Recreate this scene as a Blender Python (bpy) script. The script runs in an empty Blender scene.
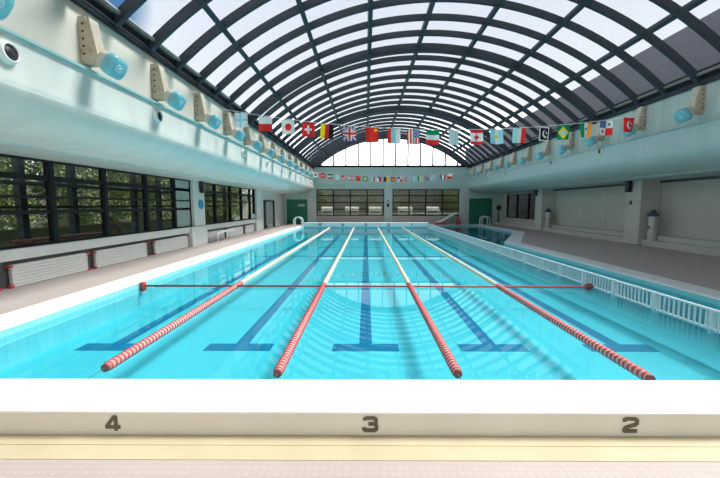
import bpy, math, random
from mathutils import Vector, Matrix

S = bpy.context.scene
COL = S.collection
R = math.radians

# ------------------------------------------------------------------ camera
cam = bpy.data.cameras.new('camera')
cam.sensor_width = 36.0
cam.lens = 345.0 / 720.0 * 36.0
cam.shift_x = -0.0054
cam.clip_start = 0.05
cam.clip_end = 500
camo = bpy.data.objects.new('camera', cam)
COL.objects.link(camo)
camo.location = (0, 0, 1.83)
camo.rotation_euler = (R(90 - 5.58), 0, R(0.3))
S.camera = camo

# ------------------------------------------------------------------ world, sun, exposure
vs = S.view_settings
vs.view_transform = 'Standard'
vs.look = 'None'
vs.exposure = 0.10
vs.gamma = 1.0
vs.use_curve_mapping = False

SKY = 0.94
w = bpy.data.worlds.new('sky')
S.world = w
w.use_nodes = True
nt = w.node_tree
nt.nodes.clear()
def N(t, tree, **kw):
    n = tree.nodes.new(t)
    for k, v in kw.items():
        setattr(n, k, v)
    return n
out = N('ShaderNodeOutputWorld', nt)
bg = N('ShaderNodeBackground', nt)
tc = N('ShaderNodeTexCoord', nt)
sep = N('ShaderNodeSeparateXYZ', nt)
nt.links.new(tc.outputs['Generated'], sep.inputs[0])
ramp = N('ShaderNodeValToRGB', nt)
ramp.color_ramp.elements[0].position = 0.19
ramp.color_ramp.elements[0].color = (3.0, 3.0, 2.95, 1)
ramp.color_ramp.elements[1].position = 0.80
ramp.color_ramp.elements[1].color = (0.32, 0.36, 0.42, 1)
for p_, c_ in ((0.25, (1.05, 1.07, 1.10, 1)), (0.52, (0.88, 0.92, 0.98, 1))):
    el = ramp.color_ramp.elements.new(p_)
    el.color = c_
nt.links.new(sep.outputs['Z'], ramp.inputs[0])
# a gap in the cloud with blue sky, up to the left of the hall
dot = N('ShaderNodeVectorMath', nt, operation='DOT_PRODUCT')
dot.inputs[1].default_value = Vector((-0.57, 0.715, 0.41)).normalized()
nt.links.new(tc.outputs['Generated'], dot.inputs[0])
cn = N('ShaderNodeTexNoise', nt)
cn.inputs['Scale'].default_value = 6.0
cn.inputs['Detail'].default_value = 4.0
nt.links.new(tc.outputs['Generated'], cn.inputs['Vector'])
ma = N('ShaderNodeMath', nt, operation='MULTIPLY_ADD')
ma.inputs[1].default_value = 0.006
nt.links.new(cn.outputs['Fac'], ma.inputs[0])
nt.links.new(dot.outputs['Value'], ma.inputs[2])
mr = N('ShaderNodeMapRange', nt)
mr.inputs['From Min'].default_value = 0.9935
mr.inputs['From Max'].default_value = 0.9985
nt.links.new(ma.outputs[0], mr.inputs['Value'])
mx = N('ShaderNodeMixRGB', nt)
mx.inputs[2].default_value = (0.10, 0.25, 0.50, 1)
nt.links.new(mr.outputs[0], mx.inputs[0])
nt.links.new(ramp.outputs[0], mx.inputs[1])
nt.links.new(mx.outputs[0], bg.inputs['Color'])
bg.inputs['Strength'].default_value = SKY
nt.links.new(bg.outputs[0], out.inputs['Surface'])

sun = bpy.data.lights.new('sun', 'SUN')
sun.energy = 7.8
sun.angle = R(20)
sun.color = (1.0, 0.965, 0.90)
suno = bpy.data.objects.new('sun', sun)
COL.objects.link(suno)
suno.location = (30, 13, 45)
suno.rotation_euler = Vector((1.0, 0.40, 1.42)).to_track_quat('Z', 'Y').to_euler()

# ------------------------------------------------------------------ materials
MATS = {}
def mat(name, col, rough=0.6, metal=0.0, spec=0.5, var=0.0, scale=4.0, bump=0.0, stretch=None, col2=None, contrast=None):
    m = bpy.data.materials.new(name)
    m.use_nodes = True
    t = m.node_tree
    b = t.nodes['Principled BSDF']
    b.inputs['Roughness'].default_value = rough
    b.inputs['Metallic'].default_value = metal
    b.inputs['Specular IOR Level'].default_value = spec
    c = (*col, 1)
    if var or col2 or bump:
        co = N('ShaderNodeTexCoord', t)
        mp = N('ShaderNodeMapping', t)
        if stretch:
            mp.inputs['Scale'].default_value = stretch
        t.links.new(co.outputs['Object'], mp.inputs[0])
        no = N('ShaderNodeTexNoise', t)
        no.inputs['Scale'].default_value = scale
        no.inputs['Detail'].default_value = 6
        t.links.new(mp.outputs[0], no.inputs['Vector'])
        rp = N('ShaderNodeValToRGB', t)
        lo, hi = contrast or (0.35, 0.7)
        rp.color_ramp.elements[0].position = lo
        rp.color_ramp.elements[1].position = hi
        a = col2 if col2 else tuple(x * (1 - var) for x in col)
        rp.color_ramp.elements[0].color = (*a, 1)
        rp.color_ramp.elements[1].color = c
        t.links.new(no.outputs['Fac'], rp.inputs[0])
        t.links.new(rp.outputs[0], b.inputs['Base Color'])
        if bump:
            bp = N('ShaderNodeBump', t)
            bp.inputs['Strength'].default_value = bump
            bp.inputs['Distance'].default_value = 0.02
            t.links.new(no.outputs['Fac'], bp.inputs['Height'])
            t.links.new(bp.outputs[0], b.inputs['Normal'])
    else:
        b.inputs['Base Color'].default_value = c
    MATS[name] = m
    return m

def tile_mat(name, col, col2, mortar, size, msize=0.02, rough=0.5, swap=None):
    m = bpy.data.materials.new(name)
    m.use_nodes = True
    t = m.node_tree
    b = t.nodes['Principled BSDF']
    b.inputs['Roughness'].default_value = rough
    co = N('ShaderNodeTexCoord', t)
    mp = N('ShaderNodeMapping', t)
    if swap:
        mp.inputs['Rotation'].default_value = swap
    t.links.new(co.outputs['Object'], mp.inputs[0])
    br = N('ShaderNodeTexBrick', t)
    br.offset = 0.0
    br.inputs['Scale'].default_value = 1.0
    br.inputs['Brick Width'].default_value = size[0]
    br.inputs['Row Height'].default_value = size[1]
    br.inputs['Mortar Size'].default_value = msize
    br.inputs['Color1'].default_value = (*col, 1)
    br.inputs['Color2'].default_value = (*col2, 1)
    br.inputs['Mortar'].default_value = (*mortar, 1)
    t.links.new(mp.outputs[0], br.inputs['Vector'])
    no = N('ShaderNodeTexNoise', t)
    no.inputs['Scale'].default_value = 1.3
    no.inputs['Detail'].default_value = 5
    t.links.new(co.outputs['Object'], no.inputs['Vector'])
    rp = N('ShaderNodeValToRGB', t)
    rp.color_ramp.elements[0].color = (0.86, 0.85, 0.84, 1)
    rp.color_ramp.elements[1].color = (1, 1, 1, 1)
    t.links.new(no.outputs['Fac'], rp.inputs[0])
    mu = N('ShaderNodeMixRGB', t, blend_type='MULTIPLY')
    mu.inputs[0].default_value = 1.0
    t.links.new(br.outputs['Color'], mu.inputs[1])
    t.links.new(rp.outputs[0], mu.inputs[2])
    t.links.new(mu.outputs[0], b.inputs['Base Color'])
    MATS[name] = m
    return m

def glass_mat(name, tint, gloss=0.06, rough=0.0):
    m = bpy.data.materials.new(name)
    m.use_nodes = True
    t = m.node_tree
    t.nodes.clear()
    o = N('ShaderNodeOutputMaterial', t)
    mi = N('ShaderNodeMixShader', t)
    tr = N('ShaderNodeBsdfTransparent', t)
    tr.inputs[0].default_value = (*tint, 1)
    gl = N('ShaderNodeBsdfGlossy', t)
    gl.inputs['Roughness'].default_value = rough
    mi.inputs[0].default_value = gloss
    t.links.new(tr.outputs[0], mi.inputs[1])
    t.links.new(gl.outputs[0], mi.inputs[2])
    t.links.new(mi.outputs[0], o.inputs[0])
    MATS[name] = m
    return m

def water_mat():
    m = bpy.data.materials.new('water')
    m.use_nodes = True
    t = m.node_tree
    t.nodes.clear()
    o = N('ShaderNodeOutputMaterial', t)
    mi = N('ShaderNodeMixShader', t)
    tr = N('ShaderNodeBsdfTransparent', t)
    tr.inputs[0].default_value = (0.70, 0.95, 0.97, 1)
    gl = N('ShaderNodeBsdfGlossy', t)
    gl.inputs['Roughness'].default_value = 0.0
    fr = N('ShaderNodeFresnel', t)
    fr.inputs['IOR'].default_value = 1.33
    co = N('ShaderNodeTexCoord', t)
    no = N('ShaderNodeTexNoise', t)
    no.inputs['Scale'].default_value = 1.6
    no.inputs['Detail'].default_value = 2.5
    bp = N('ShaderNodeBump', t)
    bp.inputs['Strength'].default_value = 0.10
    bp.inputs['Distance'].default_value = 0.004
    t.links.new(co.outputs['Object'], no.inputs['Vector'])
    t.links.new(no.outputs['Fac'], bp.inputs['Height'])
    t.links.new(bp.outputs[0], gl.inputs['Normal'])
    t.links.new(bp.outputs[0], fr.inputs['Normal'])
    t.links.new(fr.outputs[0], mi.inputs[0])
    t.links.new(tr.outputs[0], mi.inputs[1])
    t.links.new(gl.outputs[0], mi.inputs[2])
    t.links.new(mi.outputs[0], o.inputs[0])
    MATS['water'] = m
    return m

def cloth_mat(name, col):
    m = bpy.data.materials.new(name)
    m.use_nodes = True
    t = m.node_tree
    t.nodes.clear()
    o = N('ShaderNodeOutputMaterial', t)
    mi = N('ShaderNodeMixShader', t)
    df = N('ShaderNodeBsdfDiffuse', t)
    df.inputs[0].default_value = (*col, 1)
    tl = N('ShaderNodeBsdfTranslucent', t)
    tl.inputs[0].default_value = (*col, 1)
    mi.inputs[0].default_value = 0.45
    t.links.new(df.outputs[0], mi.inputs[1])
    t.links.new(tl.outputs[0], mi.inputs[2])
    t.links.new(mi.outputs[0], o.inputs[0])
    MATS[name] = m
    return m

mat('white_paint', (0.80, 0.82, 0.79), 0.6)
mat('fascia', (0.70, 0.72, 0.67), 0.55, var=0.10, scale=1.5, stretch=(1, 1.6, 0.25))
mat('fascia_shaded', (0.47, 0.60, 0.58), 0.55, var=0.08, scale=1.5, stretch=(1, 1.6, 0.25))  # same beam paint, with the right side's shade put into the colour
mat('upper_fascia_shaded', (0.52, 0.60, 0.56), 0.6, col2=(0.40, 0.42, 0.37), scale=1.6, stretch=(1, 2.2, 0.3), contrast=(0.25, 0.55))  # darkened base stands in for shade on the right beam; streaks are stains
mat('upper_fascia', (0.64, 0.62, 0.54), 0.6, col2=(0.62, 0.60, 0.50), scale=1.6, stretch=(1, 2.2, 0.3), contrast=(0.25, 0.55))
mat('teal_ledge', (0.36, 0.55, 0.54), 0.5)
mat('grey_wall', (0.62, 0.66, 0.63), 0.7, var=0.08, scale=1.2)
mat('far_wall', (0.50, 0.64, 0.60), 0.7, var=0.08, scale=1.0)
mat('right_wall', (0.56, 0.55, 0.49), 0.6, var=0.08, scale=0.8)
mat('low_wall', (0.50, 0.46, 0.42), 0.7, var=0.1, scale=2)
mat('recess', (0.10, 0.10, 0.10), 0.8)
mat('sill', (0.80, 0.80, 0.77), 0.5, var=0.1, scale=1.5)
mat('column', (0.72, 0.74, 0.71), 0.6, var=0.06, scale=2)
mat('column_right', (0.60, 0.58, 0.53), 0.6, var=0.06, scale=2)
mat('black_frame', (0.012, 0.014, 0.017), 0.6, spec=0.2)
mat('steel_dark', (0.058, 0.065, 0.080), 0.55, spec=0.15, var=0.15, scale=2)
mat('eave_steel', (0.012, 0.014, 0.017), 0.6, spec=0.2, var=0.2, scale=3)
mat('pipe_grey', (0.22, 0.22, 0.21), 0.5, var=0.2, scale=4)
tile_mat('deck_tile', (0.56, 0.47, 0.435), (0.535, 0.445, 0.41), (0.495, 0.42, 0.39), (0.05, 0.05), 0.004, 0.55)
mat('coping', (0.86, 0.85, 0.81), 0.5, var=0.05, scale=3)
mat('coping_right', (0.88, 0.90, 0.89), 0.5, var=0.06, scale=2)
mat('yellow_strip', (0.62, 0.52, 0.33), 0.55, var=0.10, scale=3)
mat('cream', (0.90, 0.85, 0.78), 0.5, var=0.05, scale=2)
tile_mat('basin_tile', (0.12, 0.64, 0.73), (0.115, 0.62, 0.71), (0.105, 0.585, 0.675), (0.30, 0.30), 0.006, 0.5)
tile_mat('basin_wall', (0.30, 0.72, 0.78), (0.28, 0.70, 0.76), (0.26, 0.62, 0.68), (0.30, 0.15), 0.006, 0.4)
mat('lane_blue', (0.002, 0.165, 0.32), 0.5)
mat('numeral', (0.14, 0.11, 0.075), 0.6)
mat('rope_red', (0.66, 0.085, 0.085), 0.4)
mat('rope_pink', (0.86, 0.60, 0.56), 0.4)
mat('rope_cream', (0.88, 0.78, 0.60), 0.4)
mat('red_paint', (0.62, 0.06, 0.07), 0.45)
mat('dark_red', (0.36, 0.07, 0.07), 0.5)
mat('white_plastic', (0.82, 0.85, 0.86), 0.35)
mat('fence_white', (0.66, 0.74, 0.76), 0.4)
mat('panel_white', (0.88, 0.87, 0.84), 0.45, var=0.05, scale=2)
mat('tan_metal', (0.56, 0.47, 0.35), 0.6, col2=(0.36, 0.20, 0.11), scale=7, contrast=(0.30, 0.46))
mat('tan_pale', (0.64, 0.58, 0.47), 0.6, col2=(0.62, 0.42, 0.28), scale=5, contrast=(0.28, 0.46))
mat('hole_dark', (0.04, 0.03, 0.025), 0.7)
mat('lamp_white', (0.72, 0.71, 0.64), 0.5, var=0.2, scale=8)
mat('lamp_blue', (0.20, 0.56, 0.65), 0.3, var=0.2, scale=9)
mat('lamp_blue_light', (0.36, 0.66, 0.74), 0.3)
mat('black_plastic', (0.02, 0.02, 0.022), 0.5)
mat('chrome', (0.80, 0.82, 0.83), 0.2, metal=0.9)
mat('green_door', (0.015, 0.20, 0.12), 0.5, var=0.1, scale=2)
mat('door_grey', (0.42, 0.47, 0.45), 0.4)
mat('sign_grey', (0.50, 0.54, 0.52), 0.5)
mat('clock_blue', (0.05, 0.26, 0.52), 0.4)
mat('cylinder_grey', (0.62, 0.60, 0.56), 0.4, var=0.15, scale=5)
mat('cylinder_cap', (0.05, 0.09, 0.13), 0.4)
mat('grass', (0.13, 0.20, 0.06), 0.9, var=0.4, scale=6)
mat('concrete', (0.42, 0.42, 0.40), 0.8, var=0.2, scale=1.5)
mat('neighbour', (0.10, 0.10, 0.122), 0.8, var=0.06, scale=0.4)
mat('yellow_board', (0.60, 0.52, 0.17), 0.7, var=0.15, scale=2)
mat('leaf_green', (0.34, 0.42, 0.10), 0.6, col2=(0.10, 0.20, 0.05), scale=2.5, contrast=(0.4, 0.6))
mat('leaf_pale', (0.55, 0.60, 0.46), 0.5, col2=(0.15, 0.22, 0.12), scale=4, contrast=(0.4, 0.6))
mat('bark', (0.09, 0.065, 0.045), 0.8)
mat('outdoor_post', (0.06, 0.075, 0.095), 0.6)
mat('string', (0.75, 0.78, 0.78), 0.6)
mat('blind', (0.36, 0.40, 0.38), 0.7, var=0.1, scale=2)
glass_mat('roof_glass', (0.86, 0.90, 0.95), 0.04, 0.15)
glass_mat('gable_glass', (0.96, 0.97, 0.98), 0.03)
glass_mat('window_glass', (0.60, 0.62, 0.60), 0.04)
glass_mat('far_glass', (0.60, 0.60, 0.57), 0.04)
glass_mat('door_glass', (0.50, 0.55, 0.52), 0.08)
water_mat()
FC = dict(red=(0.78, 0.04, 0.035), white=(0.82, 0.82, 0.80), blue=(0.05, 0.12, 0.40), green=(0.01, 0.27, 0.10),
          yellow=(0.90, 0.68, 0.02), black=(0.02, 0.02, 0.022), lightblue=(0.30, 0.66, 0.78), orange=(0.88, 0.38, 0.03),
          teal=(0.34, 0.70, 0.68), slate=(0.10, 0.16, 0.35))
for k, v in FC.items():
    cloth_mat('cloth_' + k, v)
e = bpy.data.materials.new('downlight')
e.use_nodes = True
e.node_tree.nodes['Principled BSDF'].inputs['Emission Color'].default_value = (1, 0.96, 0.88, 1)
e.node_tree.nodes['Principled BSDF'].inputs['Emission Strength'].default_value = 3.0
MATS['downlight'] = e

# ------------------------------------------------------------------ mesh helpers
class MB:
    def __init__(s):
        s.v = []; s.f = []; s.mi = []; s.smooth = []
    def add(s, vs, fs, mi=0, smooth=False):
        o = len(s.v)
        s.v += [tuple(v) for v in vs]
        s.f += [tuple(o + i for i in f) for f in fs]
        s.mi += [mi] * len(fs)
        s.smooth += [smooth] * len(fs)
        return s
    def box(s, x0, x1, y0, y1, z0, z1, mi=0, M=None):
        vs = [Vector((x, y, z)) for z in (z0, z1) for y in (y0, y1) for x in (x0, x1)]
        if M: vs = [M @ v for v in vs]
        return s.add(vs, [(0, 2, 3, 1), (4, 5, 7, 6), (0, 1, 5, 4), (2, 6, 7, 3), (0, 4, 6, 2), (1, 3, 7, 5)], mi)
    def prism(s, poly, a0, a1, axis='y', mi=0):
        # poly of 2D points: extruded along axis ('y': poly is (x,z); 'z': (x,y); 'x': (y,z))
        def P(p, a):
            return (p[0], a, p[1]) if axis == 'y' else ((p[0], p[1], a) if axis == 'z' else (a, p[0], p[1]))
        n = len(poly)
        vs = [P(p, a0) for p in poly] + [P(p, a1) for p in poly]
        fs = [tuple(range(n)), tuple(range(2 * n - 1, n - 1, -1))]
        fs += [(i, n + i, n + (i + 1) % n, (i + 1) % n) for i in range(n)]
        return s.add(vs, fs, mi)
    def tube(s, pts, r, n=10, mi=0, caps=True, closed=False):
        pts = [Vector(p) for p in pts]
        rs = r if isinstance(r, (list, tuple)) else [r] * len(pts)
        vs = []; m = len(pts); ref = None
        for i, p in enumerate(pts):
            if closed: t = pts[(i + 1) % m] - pts[i - 1]
            else: t = pts[min(i + 1, m - 1)] - pts[max(i - 1, 0)]
            t.normalize()
            if ref is None:
                ref = Vector((0, 0, 1)) if abs(t.z) < 0.9 else Vector((1, 0, 0))
            a = t.cross(ref).normalized(); b = a.cross(t).normalized(); ref = b
            for k in range(n):
                an = 2 * math.pi * k / n
                vs.append(p + (a * math.cos(an) + b * math.sin(an)) * rs[i])
        fs = []
        for i in range(m if closed else m - 1):
            j = (i + 1) % m
            for k in range(n):
                k2 = (k + 1) % n
                fs.append((i * n + k, i * n + k2, j * n + k2, j * n + k))
        s.add(vs, fs, mi, True)
        if caps and not closed:
            o = len(s.v) - len(vs)
            s.f.append(tuple(o + k for k in range(n - 1, -1, -1))); s.mi.append(mi); s.smooth.append(False)
            s.f.append(tuple(o + (m - 1) * n + k for k in range(n))); s.mi.append(mi); s.smooth.append(False)
        return s
    def lathe(s, prof, n=20, M=None, mi=0):
        # prof: (r, h) pairs about local z
        vs = []
        for r_, h in prof:
            for k in range(n):
                a = 2 * math.pi * k / n
                v = Vector((r_ * math.cos(a), r_ * math.sin(a), h))
                vs.append(M @ v if M else v)
        fs = []
        for i in range(len(prof) - 1):
            for k in range(n):
                k2 = (k + 1) % n
                fs.append((i * n + k, i * n + k2, (i + 1) * n + k2, (i + 1) * n + k))
        s.add(vs, fs, mi, True)
        o = len(s.v) - len(vs)
        if prof[0][0] > 1e-6:
            s.f.append(tuple(o + k for k in range(n - 1, -1, -1))); s.mi.append(mi); s.smooth.append(False)
        if prof[-1][0] > 1e-6:
            s.f.append(tuple(o + (len(prof) - 1) * n + k for k in range(n))); s.mi.append(mi); s.smooth.append(False)
        return s
    def mesh(s, name, mats):
        me = bpy.data.meshes.new(name)
        me.from_pydata(s.v, [], s.f)
        for m in ([mats] if isinstance(mats, str) else mats):
            me.materials.append(MATS[m])
        me.polygons.foreach_set('material_index', s.mi)
        me.polygons.foreach_set('use_smooth', s.smooth)
        me.update()
        return me

def link(name, me, parent=None, loc=None, rot=None):
    o = bpy.data.objects.new(name, me)
    COL.objects.link(o)
    if parent: o.parent = parent
    if loc is not None: o.location = loc
    if rot is not None: o.rotation_euler = rot
    return o
def part(name, mb, mats, parent=None, loc=None, rot=None, label=None, bevel=0.0):
    o = link(name, mb.mesh(name, mats), parent, loc, rot)
    if label: o['label'] = label
    if bevel:
        b = o.modifiers.new('bevel', 'BEVEL'); b.width = bevel; b.segments = 2; b.limit_method = 'ANGLE'
    return o
def tag(o, label, cat, group=None, kind=None):
    o['label'] = label; o['category'] = cat
    if group: o['group'] = group
    if kind: o['kind'] = kind
    return o
def thing(name, label, cat, loc=(0, 0, 0), rz=0, group=None, kind=None):
    o = link(name, None, None, loc, (0, 0, rz))
    return tag(o, label, cat, group, kind)
def struct(name, mb, mats, label, cat, parent=None, bevel=0.0):
    o = part(name, mb, mats, parent, bevel=bevel)
    if parent is None:
        tag(o, label, cat, kind='structure')
    return o
def sroot(name, label, cat, loc=(0, 0, 0)):
    return thing(name, label, cat, loc, kind='structure')
def dup(root, loc, label, group=None, rz=None):
    r = root.copy(); COL.objects.link(r); r.location = loc; r['label'] = label
    if group: r['group'] = group
    if rz is not None: r.rotation_euler = (0, 0, rz)
    for ch in list(root.children):
        c = ch.copy(); COL.objects.link(c); c.parent = r
        for g in list(ch.children):
            d = g.copy(); COL.objects.link(d); d.parent = c
    return r
ORD = ['first', 'second', 'third', 'fourth', 'fifth', 'sixth', 'seventh', 'eighth', 'ninth', 'tenth', 'eleventh', 'twelfth', 'thirteenth', 'fourteenth', 'fifteenth', 'sixteenth', 'seventeenth', 'eighteenth', 'nineteenth', 'twentieth']

STROKES = {
 '1': [[(-.15, .34), (.05, .5), (.05, -.5)]],
 '2': [[(-.40, .22), (-.40, .36), (-.26, .41), (.26, .41), (.39, .33), (.39, .12), (.28, .02), (-.24, -.14), (-.38, -.28), (-.38, -.40), (.42, -.40)]],
 '3': [[(-.38, .26), (-.34, .38), (-.22, .41), (.24, .41), (.36, .34), (.36, .10), (.26, .02), (-.12, .02)], [(.26, .02), (.39, -.08), (.39, -.33), (.26, -.41), (-.26, -.41), (-.39, -.34), (-.42, -.22)]],
 '4': [[(.16, -.5), (.16, .42), (.04, .42), (-.40, -.16), (-.40, -.24), (.44, -.24)]],
 '5': [[(.38, .41), (-.34, .41), (-.38, .02), (.24, .06), (.38, -.04), (.38, -.32), (.24, -.41), (-.38, -.41)]],
}
def text_mesh(ch, size, th, ext=0.003):
    m = MB()
    e0 = ext
    for st in STROKES[ch]:
        pts = [Vector((x * size, z * size)) for x, z in st]
        for a, b_ in zip(pts, pts[1:]):
            ext += e0 * .06
            d_ = (b_ - a).normalized() * th / 2
            n_ = Vector((-d_.y, d_.x))
            m.prism([tuple(a + n_), tuple(b_ + n_), tuple(b_ - n_), tuple(a - n_)], -ext, 0.0, 'y')
        for p_ in pts[1:-1]:
            ext += e0 * .06
            m.prism([(p_.x + th / 2 * math.cos(k * math.pi / 6), p_.y + th / 2 * math.sin(k * math.pi / 6)) for k in range(11, -1, -1)], -ext, 0.0, 'y')
    return m.mesh('lane_numeral', 'numeral')

def holes_wall(mb, a0, a1, z0, z1, holes, mk):
    """boxes filling a wall rectangle (a along the wall) around rectangular holes (a0,a1,z0,z1)"""
    cuts = sorted(set([a0, a1] + [h[0] for h in holes] + [h[1] for h in holes]))
    for c0, c1 in zip(cuts, cuts[1:]):
        if c1 - c0 < 1e-6: continue
        hs = sorted([(h[2], h[3]) for h in holes if h[0] <= c0 + 1e-6 and h[1] >= c1 - 1e-6])
        z = z0
        for h0, h1 in hs:
            if h0 > z: mk(mb, c0, c1, z, h0)
            z = h1
        if z < z1: mk(mb, c0, c1, z, z1)
    return mb

# ------------------------------------------------------------------ main dimensions
XL, XR = -5.05, 5.12          # main pool sides
YN, YF = 2.95, 28.2           # main pool ends
DZ = 0.10                     # deck level (water level is 0)
BOT = -0.45
WX0, WX1 = -7.45, 12.66       # side walls
FY = 32.0                     # far wall
BY = -3.2                     # wall behind the camera
CXR, RR, CZR = 2.28, 10.35, -2.20   # roof vault
HALF = math.asin(7.13 / RR)

# ------------------------------------------------------------------ floor, copings, basin
f = MB()
f.box(WX0 - 0.2, -5.75, BY, FY, -0.6, DZ)
f.box(-5.75, 12.9, BY, 2.19, -0.6, DZ)
f.box(-5.75, 5.12, 28.7, FY, -0.6, DZ)
f.prism([(7.13, 2.19), (12.9, 2.19), (12.9, FY), (10.35, FY), (10.35, 22.4), (7.13, 15.8)], -0.6, DZ, 'z')
f.box(5.12, 10.35, 30.4, FY, -0.6, DZ)
struct('floor', f, 'deck_tile', 'pinkish tiled pool deck round the water', 'floor')

c = MB()
c.box(-5.75, XL, 2.45, 28.7, -0.6, 0.12)
struct('trim_1', c, 'coping', 'white coping strip along the left side of the pool', 'pool edge', bevel=0.02)
c = MB()
c.prism([(6.48, 2.95), (7.13, 2.95), (7.13, 15.8), (10.35, 22.4), (10.35, 30.4), (5.12, 30.4), (5.12, 30.0), (9.72, 30.0), (9.72, 22.55), (6.48, 16.1)], -0.6, 0.12, 'z')
struct('trim_2', c, 'coping_right', 'pale coping bending round the shallow pool on the right', 'pool edge', bevel=0.02)
c = MB()
c.box(-5.80, -5.75, 2.45, 28.7, -0.1, 0.106)
struct('trim_3', c, 'yellow_strip', 'thin yellow line between left coping and deck tiles', 'line')
c = MB()
c.box(-5.75, 7.13, 2.34, 2.449, -0.6, 0.10)
c.box(-5.75, 7.13, 2.19, 2.33, -0.6, 0.104)
struct('trim_4', c, 'yellow_strip', 'yellow tiled strip in front of the numbered end wall', 'strip')

b = MB()
b.add([(XL, YN, BOT), (XR, YN, BOT), (XR, YF, BOT), (XL, YF, BOT)], [(0, 1, 2, 3)])
b.add([(XR, YN, BOT), (6.48, YN, BOT), (6.48, 16.1, BOT), (9.72, 22.55, BOT), (9.72, 30, BOT), (XR, 30, BOT)], [(0, 1, 2, 3, 4, 5)])
basin = struct('pool_basin', b, 'basin_tile', 'turquoise tiled bottom of the swimming pool', 'pool')
bw = MB()
bw.add([(XL + .003, YN, BOT), (XL + .003, YF, BOT), (XL + .003, YF, .098), (XL + .003, YN, .098)], [(0, 1, 2, 3)])
bw.add([(XL, YF - .003, BOT), (XR, YF - .003, BOT), (XR, YF - .003, .1), (XL, YF - .003, .1)], [(0, 1, 2, 3)])
bw.add([(XR, 29.997, BOT), (9.72, 29.997, BOT), (9.72, 29.997, .1), (XR, 29.997, .1)], [(0, 1, 2, 3)])
bw.add([(9.717, 30, BOT), (9.717, 22.55, BOT), (9.717, 22.55, .1), (9.717, 30, .1)], [(0, 1, 2, 3)])
bw.add([(9.717, 22.55, BOT), (6.477, 16.1, BOT), (6.477, 16.1, .1), (9.717, 22.55, .1)], [(0, 1, 2, 3)])
bw.add([(6.477, 16.1, BOT), (6.477, YN, BOT), (6.477, YN, .1), (6.477, 16.1, .1)], [(0, 1, 2, 3)])
bw.box(XR - .06, XR + .06, YF, 30, BOT, 0.10)
part('basin_wall', bw, 'basin_wall', basin)
for lx in (-4.08, -2.04, 0.0, 2.04, 4.08):
    m = MB()
    m.box(lx - .105, lx + .105, 5.35, 26.3, BOT, BOT + .003)
    m.box(lx - .53, lx + .53, 5.22, 5.50, BOT, BOT + .004)
    m.box(lx - .53, lx + .53, 26.2, 26.5, BOT, BOT + .004)
    part('lane_line', m, 'lane_blue', basin)
m = MB()
m.box(XL + .05, XR - .1, 15.2, 15.4, BOT, BOT + .0025)
part('cross_line', m, 'lane_blue', basin)

# raised end walls with lane numerals
e_ = MB()
e_.box(-5.75, 7.13, 2.45, YN, -0.6, 0.285)
ew = struct('end_wall', e_, 'cream', 'long white raised end wall with brown lane numerals, nearest the camera', 'pool end wall', bevel=0.015)
ew['kind'] = 'structure'
for ch, x in (('4', -1.905), ('3', 0.035), ('2', 1.985)):
    o = link('lane_numeral', text_mesh(ch, 0.118, 0.028), ew, (x, 2.448, 0.192))
    o['label'] = 'brown lane numeral %s' % ch
e_ = MB()
e_.box(XL, XR, YF, 28.7, -0.6, 0.42)
fw_ = struct('far_end_wall', e_, 'coping_right', 'low pale end wall across the far end of the pool', 'pool end wall', bevel=0.02)
for ch, x in (('5', -3.75), ('4', -1.88), ('3', 0.0), ('2', 1.88), ('1', 3.75)):
    o = link('lane_numeral', text_mesh(ch, 0.22, 0.055), fw_, (x, YF - .002, 0.24))
    o['label'] = 'small dark lane numeral %s' % ch

wt = MB()
wt.add([(XL, YN, 0), (XR, YN, 0), (XR, YF, 0), (XL, YF, 0)], [(0, 1, 2, 3)])
wt.add([(XR, YN, 0), (6.48, YN, 0), (6.48, 16.1, 0), (9.72, 22.55, 0), (9.72, 30, 0), (XR, 30, 0), (XR, YF, 0)], [(0, 1, 2, 3, 4, 5, 6)])
wo = part('pool_water', wt, 'water')
tag(wo, 'still turquoise water filling the pool and reflecting the roof', 'water', kind='stuff')

# ------------------------------------------------------------------ side beams (fascias) with curved undersides
def fascia(side):
    # profile in (distance beyond the beam face, z), mirrored for the two sides
    sgn = -1 if side == 'left' else 1
    xf = -4.82 if side == 'left' else 9.40
    xo = -7.65 if side == 'left' else 12.9
    prof = [(xf, 5.30), (xf, 4.13), (xf - sgn * .07, 4.13), (xf - sgn * .07, 3.50)]
    a, bb = 1.15, 0.56
    for k in range(1, 13):
        t = k / 12 * math.pi / 2
        prof.append((xf - sgn * .07 + sgn * a * (1 - math.cos(t)), 3.50 - bb * math.sin(t)))
    prof += [(xf + sgn * 1.5, 2.94), (xf + sgn * 1.5, 2.90), (xo, 2.88), (xo, 5.30)]
    m = MB()
    n = len(prof)
    vs = [(p[0], BY, p[1]) for p in prof] + [(p[0], FY, p[1]) for p in prof]
    fs = [(i, n + i, n + (i + 1) % n, (i + 1) % n) for i in range(n)]
    mi = [1 if i in (0,) else 0 for i in range(n)]
    for q, k in zip(fs, mi):
        m.f.append(q); m.mi.append(k); m.smooth.append(4 <= fs.index(q) <= 15)
    m.v = vs
    m.f += [tuple(range(n)), tuple(range(2 * n - 1, n - 1, -1))]; m.mi += [0, 0]; m.smooth += [False, False]
    o = struct('wall_%s_upper' % side, m, ['fascia', 'upper_fascia'] if side == 'left' else ['fascia_shaded', 'upper_fascia_shaded'], 'white overhanging beam with rounded underside along the %s side' % side, 'wall')
    l = MB()
    l.box(xf - .13, xf - .02 + .15, BY, FY, 4.10, 4.14) if sgn > 0 else l.box(xf - .13, xf + .13, BY, FY, 4.10, 4.14)
    part('ledge', l, 'teal_ledge', o, label='thin teal ledge')
    return o
fascia('left'); fascia('right')

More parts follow.
